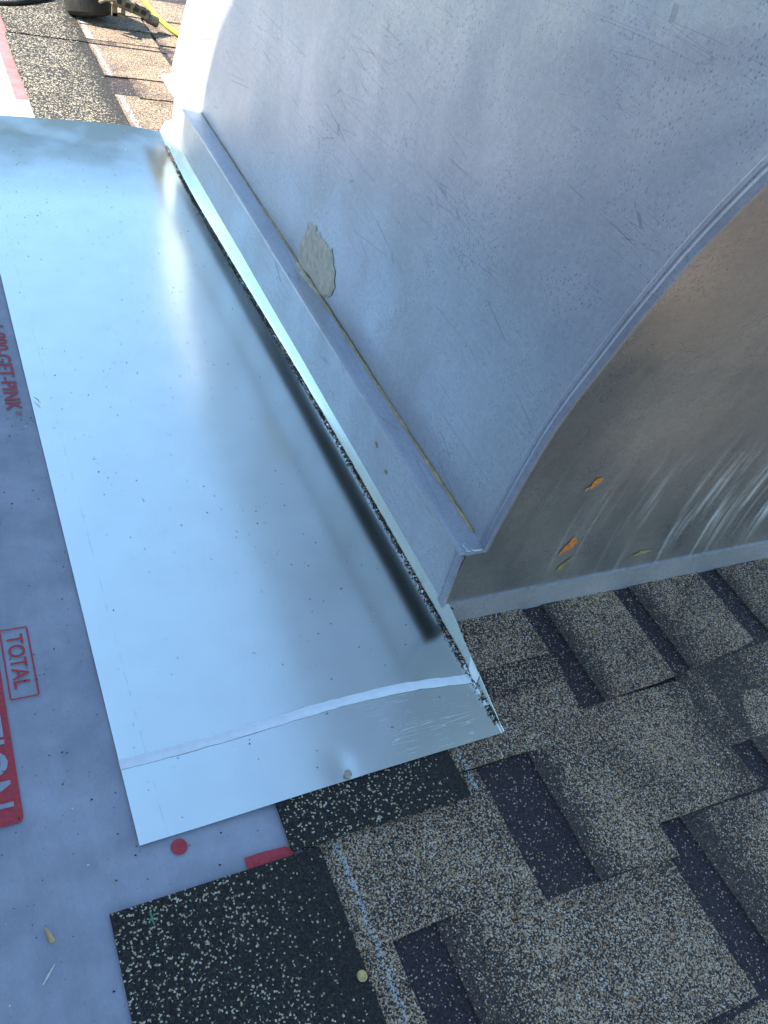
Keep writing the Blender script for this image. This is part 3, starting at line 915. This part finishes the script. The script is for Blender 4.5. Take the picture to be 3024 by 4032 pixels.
# ------------------------------------------------------------------ nails
def nail(loc, r, mat, label, tilt):
    o = empty("roofing_nail", loc)
    tag(o, label, "nail", "roofing nails in the foreground")
    q = Vector(tilt).normalized()
    b = Vector(loc)
    hd = MB(); hd.rev(b + q * .0016, b + q * .0038, [(0, r * .95), (.3, r), (.8, r * .98), (1, r * .86)], 24)
    hd.build("head", mat, o, smooth=False)
    sh = MB(); sh.rev(b - q * .006, b + q * .0017, [(0, .0012), (1, .0016)], 10); sh.build("shank", mat, o)
nail((.4265, .4435, .0006), .0060, M_NAIL, "grey nail head near the lower edge of the bright flashing", (.25, -.25, 1))
nail((.348, .211, .0000), .0062, M_BRASS, "yellowish nail head in the black headlap strip", (.1, -.1, 1))

# ------------------------------------------------------------------ bits of straw and chips
def bit(pts, r, mat, name, label, cat="chip"):
    mb = MB(); mb.tube(pts, r, 6)
    o = mb.build(name, mat); tag(o, label, cat); return o
bit([(.668, .977, .0060), (.674, .975, .0075), (.681, .972, .0080), (.688, .971, .0090)], [.0005, .0012, .0012, .0004], M_STRAW, "straw", "tan straw lying across the grit line in the flashing bend", "straw")
bit([(.158, 1.276, .0016), (.163, 1.268, .0022), (.166, 1.258, .0018)], [.0004, .0010, .0005], M_STRAW, "straw", "tan straw curl near the left edge of the flashing", "straw")
bit([(.0405, .375, -.0050), (.043, .366, -.0045), (.0455, .357, -.0050)], [.0004, .0022, .0030], M_STRAW, "wood_chip", "yellow wood chip on the grey underlay by the black strip", "chip")
bit([(.030, .318, -.0050), (.037, .326, -.0045), (.044, .334, -.0050)], [.0006, .0011, .0005], M_PALE, "wood_sliver", "pale sliver on the grey underlay at the bottom", "sliver")
bit([(.1465, .3535, .0008), (.147, .347, .0016), (.1475, .338, .0008)], [.0010, .0013, .0005], M_GREEN, "plastic_sliver", "green plastic sliver on the black headlap strip", "sliver")

# ------------------------------------------------------------------ nail gun and hose at the top
gun = empty("nail_gun", (.70, 3.50, 0))
tag(gun, "dusty dark pneumatic nail gun lying on the sunlit shingles", "nail gun")
mb = MB()
mb.rev((.648, 3.452, .008), (.628, 3.485, .150), [(0, .055), (.05, .074), (.12, .082), (.42, .085), (.44, .079), (.47, .079), (.49, .087), (.86, .087), (.95, .080), (1, .060)], 40)
mb.build("magazine", M_TOOL, gun, smooth=False)
mb = MB(); mb.rev((.80, 3.62, .065), (.70, 3.70, .12), [(0, .030), (.1, .036), (.6, .040), (.7, .048), (.95, .048), (1, .040)], 24)
mb.build("cylinder_body", M_TOOL, gun)
mb = MB(); mb.tube([(.72, 3.69, .11), (.66, 3.74, .12), (.58, 3.78, .11), (.50, 3.80, .09)], [.026, .021, .020, .024], 12)
mb.build("handle", M_HOLE, gun, smooth=True)
def qrot(ax, ay):
    x = Vector(ax).normalized(); z = Vector(ay).normalized(); y = z.cross(x).normalized(); z = x.cross(y)
    return Matrix((x, y, z)).transposed()
nd = Vector((.858, 3.392, .036)) - Vector((.690, 3.36, .092))
rot = qrot(nd, (0, 0, 1))
c0 = Vector((.690, 3.36, .092))
mb = MB()
mb.box(c0 + nd * .22, (.075, .046, .012), rot); mb.box(c0 + nd * .22 + rot @ Vector((0, .020, .016)), (.075, .008, .03), rot)
mb.box(c0 + nd * .22 + rot @ Vector((0, -.020, .012)), (.070, .007, .026), rot)
mb.box(c0 + nd * .40 + rot @ Vector((0, 0, .020)), (.014, .046, .012), rot); mb.box(c0 + nd * .10 + rot @ Vector((0, 0, .022)), (.012, .046, .012), rot)
mb.box(c0 + nd * .62, (.050, .030, .010), rot); mb.box(c0 + nd * .62 + rot @ Vector((0, .012, .013)), (.050, .007, .020), rot); mb.box(c0 + nd * .62 + rot @ Vector((0, -.012, .013)), (.050, .007, .018), rot)
mb.box(c0 + nd * .72 + rot @ Vector((0, 0, .022)), (.010, .030, .008), rot)
mb.box(c0 + nd * .50 + rot @ Vector((0, .028, -.004)), (.060, .012, .014), rot)
mb.build("nose", M_TOOLM, gun)
mb = MB()
for tt, dy in ((.12, -.0235), (.30, -.0245), (.50, -.019), (.66, -.0165)):
    mb.box(c0 + nd * tt + rot @ Vector((0, dy, .012)), (.017, .004, .014), rot)
    mb.box(c0 + nd * tt + rot @ Vector((0, dy * .3, .0255)), (.015, .012, .003), rot)
mb.build("nose_slots", M_HOLE, gun)
mb = MB(); mb.rev(c0 + nd * .72, c0 + nd * 1.02, [(0, .013), (.3, .013), (.35, .017), (1, .018)], 16, cap=False)
mb.rev(c0 + nd * .74, c0 + nd * 1.015, [(0, .0105), (1, .0115)], 16, cap=False)
mb.build("tip", M_TOOLM, gun)
mb = MB(); mb.rev(c0 + nd * .74, c0 + nd * .90, [(0, .0113), (1, .0113)], 16); mb.build("tip_bore", M_HOLE, gun)
mb = MB(); mb.tube([(.655, 3.345, .085), (.668, 3.325, .100), (.690, 3.320, .105), (.705, 3.335, .095)], .006, 8); mb.tube([(.660, 3.375, .110), (.685, 3.352, .122), (.712, 3.350, .110)], .006, 8)
mb.box((.705, 3.352, .075), (.018, .012, .055)); mb.box((.735, 3.352, .080), (.012, .012, .050)); mb.box((.720, 3.352, .052), (.042, .012, .012))
mb.build("latch", M_TOOLM, gun)
mb = MB(); mb.tube([(.53, 3.60, .010), (.46, 3.52, .008), (.40, 3.47, .007), (.30, 3.43, .006), (.18, 3.43, .006)], [.016, .012, .008, .0055, .005], 10)  # dark tube laid on the roof in place of a thin cast shadow
mb.build("shadow_tube", M_HOLE, gun, smooth=True)
gun.location.y -= .055
mb = MB()
hp = smooth_curve([(.86, 3.86), (.885, 3.70), (.893, 3.58), (.905, 3.44), (.935, 3.32), (1.0, 3.18), (1.12, 3.05), (1.3, 3.0)], 6)
mb.tube([(p[0], p[1], .0125) for p in hp], .0075, 10)
tag(mb.build("air_hose", M_HOSE, smooth=True), "lime green air hose running behind the vent's far corner", "hose")
